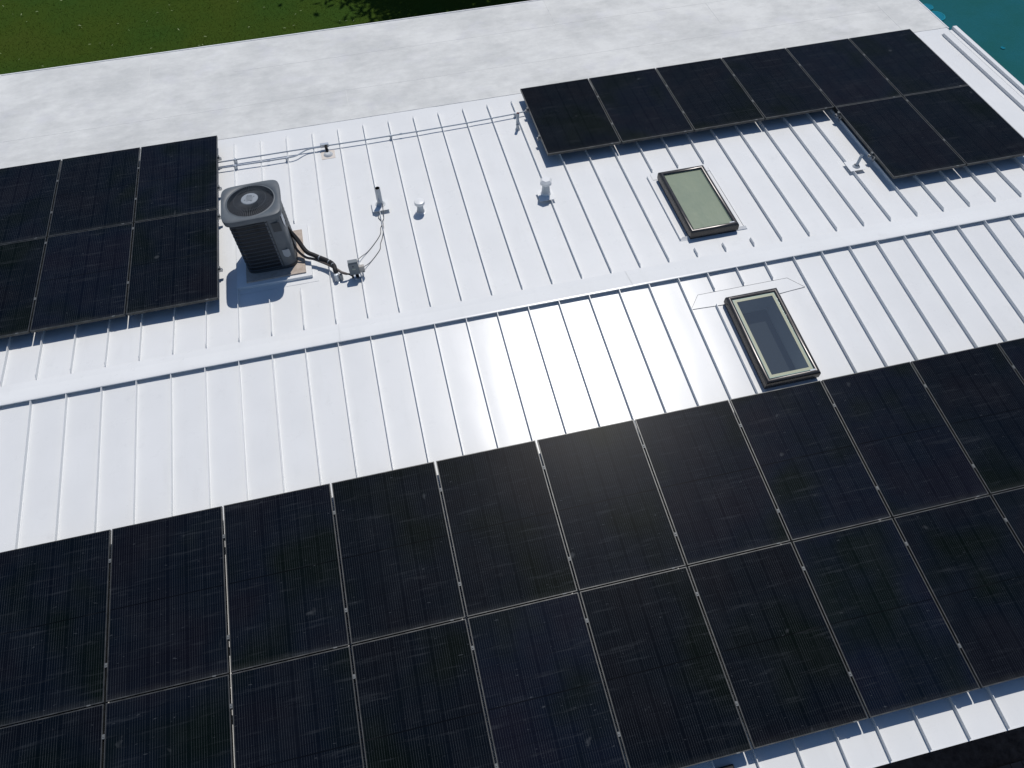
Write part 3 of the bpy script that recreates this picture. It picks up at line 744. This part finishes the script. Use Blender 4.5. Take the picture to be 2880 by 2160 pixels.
# flashing of the far skylight
MB().box(-.470,-.458,-.63,.74,.0,.036).build('side_flashing', WTRIM, sk); MB().box(.470,.482,-.60,.74,.0,.010).build('side_flashing', WTRIM, sk)
b = MB(); b.loops([[(-.50,-.655,.001),(-.435,-.600,.001),(.485,-.600,.001),(.50,-.645,.001)], [(-.47,-.632,.012),(-.43,-.602,.034),(.48,-.602,.034),(.49,-.64,.012)]], True, True, True); b.build('sill_flashing', WTRIM, sk)
MB().box(-.40,.47,.66,.80,.003,.006).build('head_flashing', WHITE, sk)
sk2 = skylight(NEAR, 3.84, -1.165, 'dark framed clear skylight on the near slope just above the near array', .69, 1.315, True)
b = MB(); q = [(3.065,.51),(3.227,.309),(4.452,.309),(4.616,.499),(4.20,.53),(3.5,.53)]
pts = [(x-3.84, 1.165-s) for x, s in q]; b.prism(pts[::-1], .0035, .0065); b.build('head_flashing', WHITE, sk2)
b = MB()
for a_, c2 in ((0,1),(1,2),(2,3),(3,4),(5,0)):
    (xa,ya),(xb,yb) = pts[a_], pts[c2]
    b.tube([(xa,ya,.0065),(xb,yb,.0065)], .0028, 5)
b.build('sealant_bead', mat('grey_sealant', (.22,.23,.24), .6), sk2)

# ------------------------------------------------------------------ trees outside the frame throw the leafy shade
def tree(label, x, y, H, rc_, seed, leaves, group=None):
    rnd = random.Random(seed); t = thing('broadleaf_tree', label, 'tree', None, (x, y, GZ), 0, group)
    b = MB(); b.tube(smooth_path([(0,0,0),(.08,.05,H*.25),(-.05,.1,H*.5),(.05,0,H*.8)], 4), [.2-.012*i for i in range(13)], 10); b.build('trunk', BARK, t, True)
    b = MB(); tips = []
    for k in range(16):
        a = rnd.uniform(0, 6.28); el = rnd.uniform(.1, 1.2); L = rc_*rnd.uniform(.65, 1.0); z0 = H*rnd.uniform(.35,.7)
        p1 = Vector((math.cos(a)*math.cos(el)*L, math.sin(a)*math.cos(el)*L, z0+math.sin(el)*L*.8))
        b.tube([(0,0,z0),(p1.x*.5,p1.y*.5,z0*.4+p1.z*.6),tuple(p1)], [.07,.045,.02], 6); tips.append(p1)
        for q in range(3): tips.append(p1*rnd.uniform(.6,1.05)+Vector((rnd.gauss(0,.4),rnd.gauss(0,.4),rnd.gauss(0,.3)))*rc_*.35)
    b.build('limbs', BARK, t, True)
    b = MB()
    for k in range(leaves):
        c = tips[k % len(tips)]; p = c + Vector((rnd.gauss(0,1),rnd.gauss(0,1),rnd.gauss(0,.8)))*rc_*.15
        a1 = Vector((rnd.gauss(0,1),rnd.gauss(0,1),rnd.gauss(0,1))).normalized()*.15; a2 = a1.orthogonal().normalized()*.08; n = len(b.v)
        b.v += [tuple(p-a1),tuple(p+a2),tuple(p+a1),tuple(p-a2)]; b.f.append([n,n+1,n+2,n+3])
    b.build('crown', LEAF, t)
tree('tall dark tree beyond the lawn whose shade blackens the grass', 5.2, 16.3, 6.6, 4.6, 11, 60000)
tree('unseen second dark tree added behind the flat roof to deepen the shade', 10.2, 17.2, 6.4, 3.9, 21, 40000)  # extra tree out of view, added to block sky light and darken the grass
tree('dark tree beyond the teal ground at the top right corner', 19.5, 10.9, 6.0, 2.6, 5, 30000)
# shrubs and boards in the shade below the near eave
b = MB()
for k in range(40):
    y = -6.45-.0; b.box(1.0+.155*k, 1.0+.155*k+.145, -6.9, -6.10, GZ+.01, GZ+.04+.004*random.random())
deck = tag(b.build('deck_walk', WOOD), 'dark brown board walk in the shade under the near eave', 'deck')
def shrub(x, y, r, seed, label, m_):
    rnd = random.Random(seed); t = thing('shrub', label, 'shrub', None, (x, y, GZ), 0, 'shrubs in the shade under the near eave')
    st = MB()
    for k in range(7): a = rnd.uniform(0,6.28); st.tube([(0,0,0),(math.cos(a)*r*.4,math.sin(a)*r*.4,r*.9)], [.012,.005], 5)
    st.build('stems', BARK, t)
    b = MB()
    for k in range(1600):
        p = Vector((rnd.gauss(0,r*.38),rnd.gauss(0,r*.38),abs(rnd.gauss(r*.55,r*.25))))
        a1 = Vector((rnd.gauss(0,1),rnd.gauss(0,1),rnd.gauss(0,.6))).normalized()*.035; a2 = a1.orthogonal().normalized()*.018; n = len(b.v)
        b.v += [tuple(p-a1),tuple(p+a2),tuple(p+a1),tuple(p-a2)]; b.f.append([n,n+1,n+2,n+3])
    b.build('foliage', m_, t)
shrub(4.0, -6.95, .5, 1, 'low dark leafy shrub at the bottom edge, left one of the two by the eave', LEAF)
shrub(5.15, -6.75, .55, 2, 'low dark leafy shrub in the bottom right corner below the eave', LEAF2)
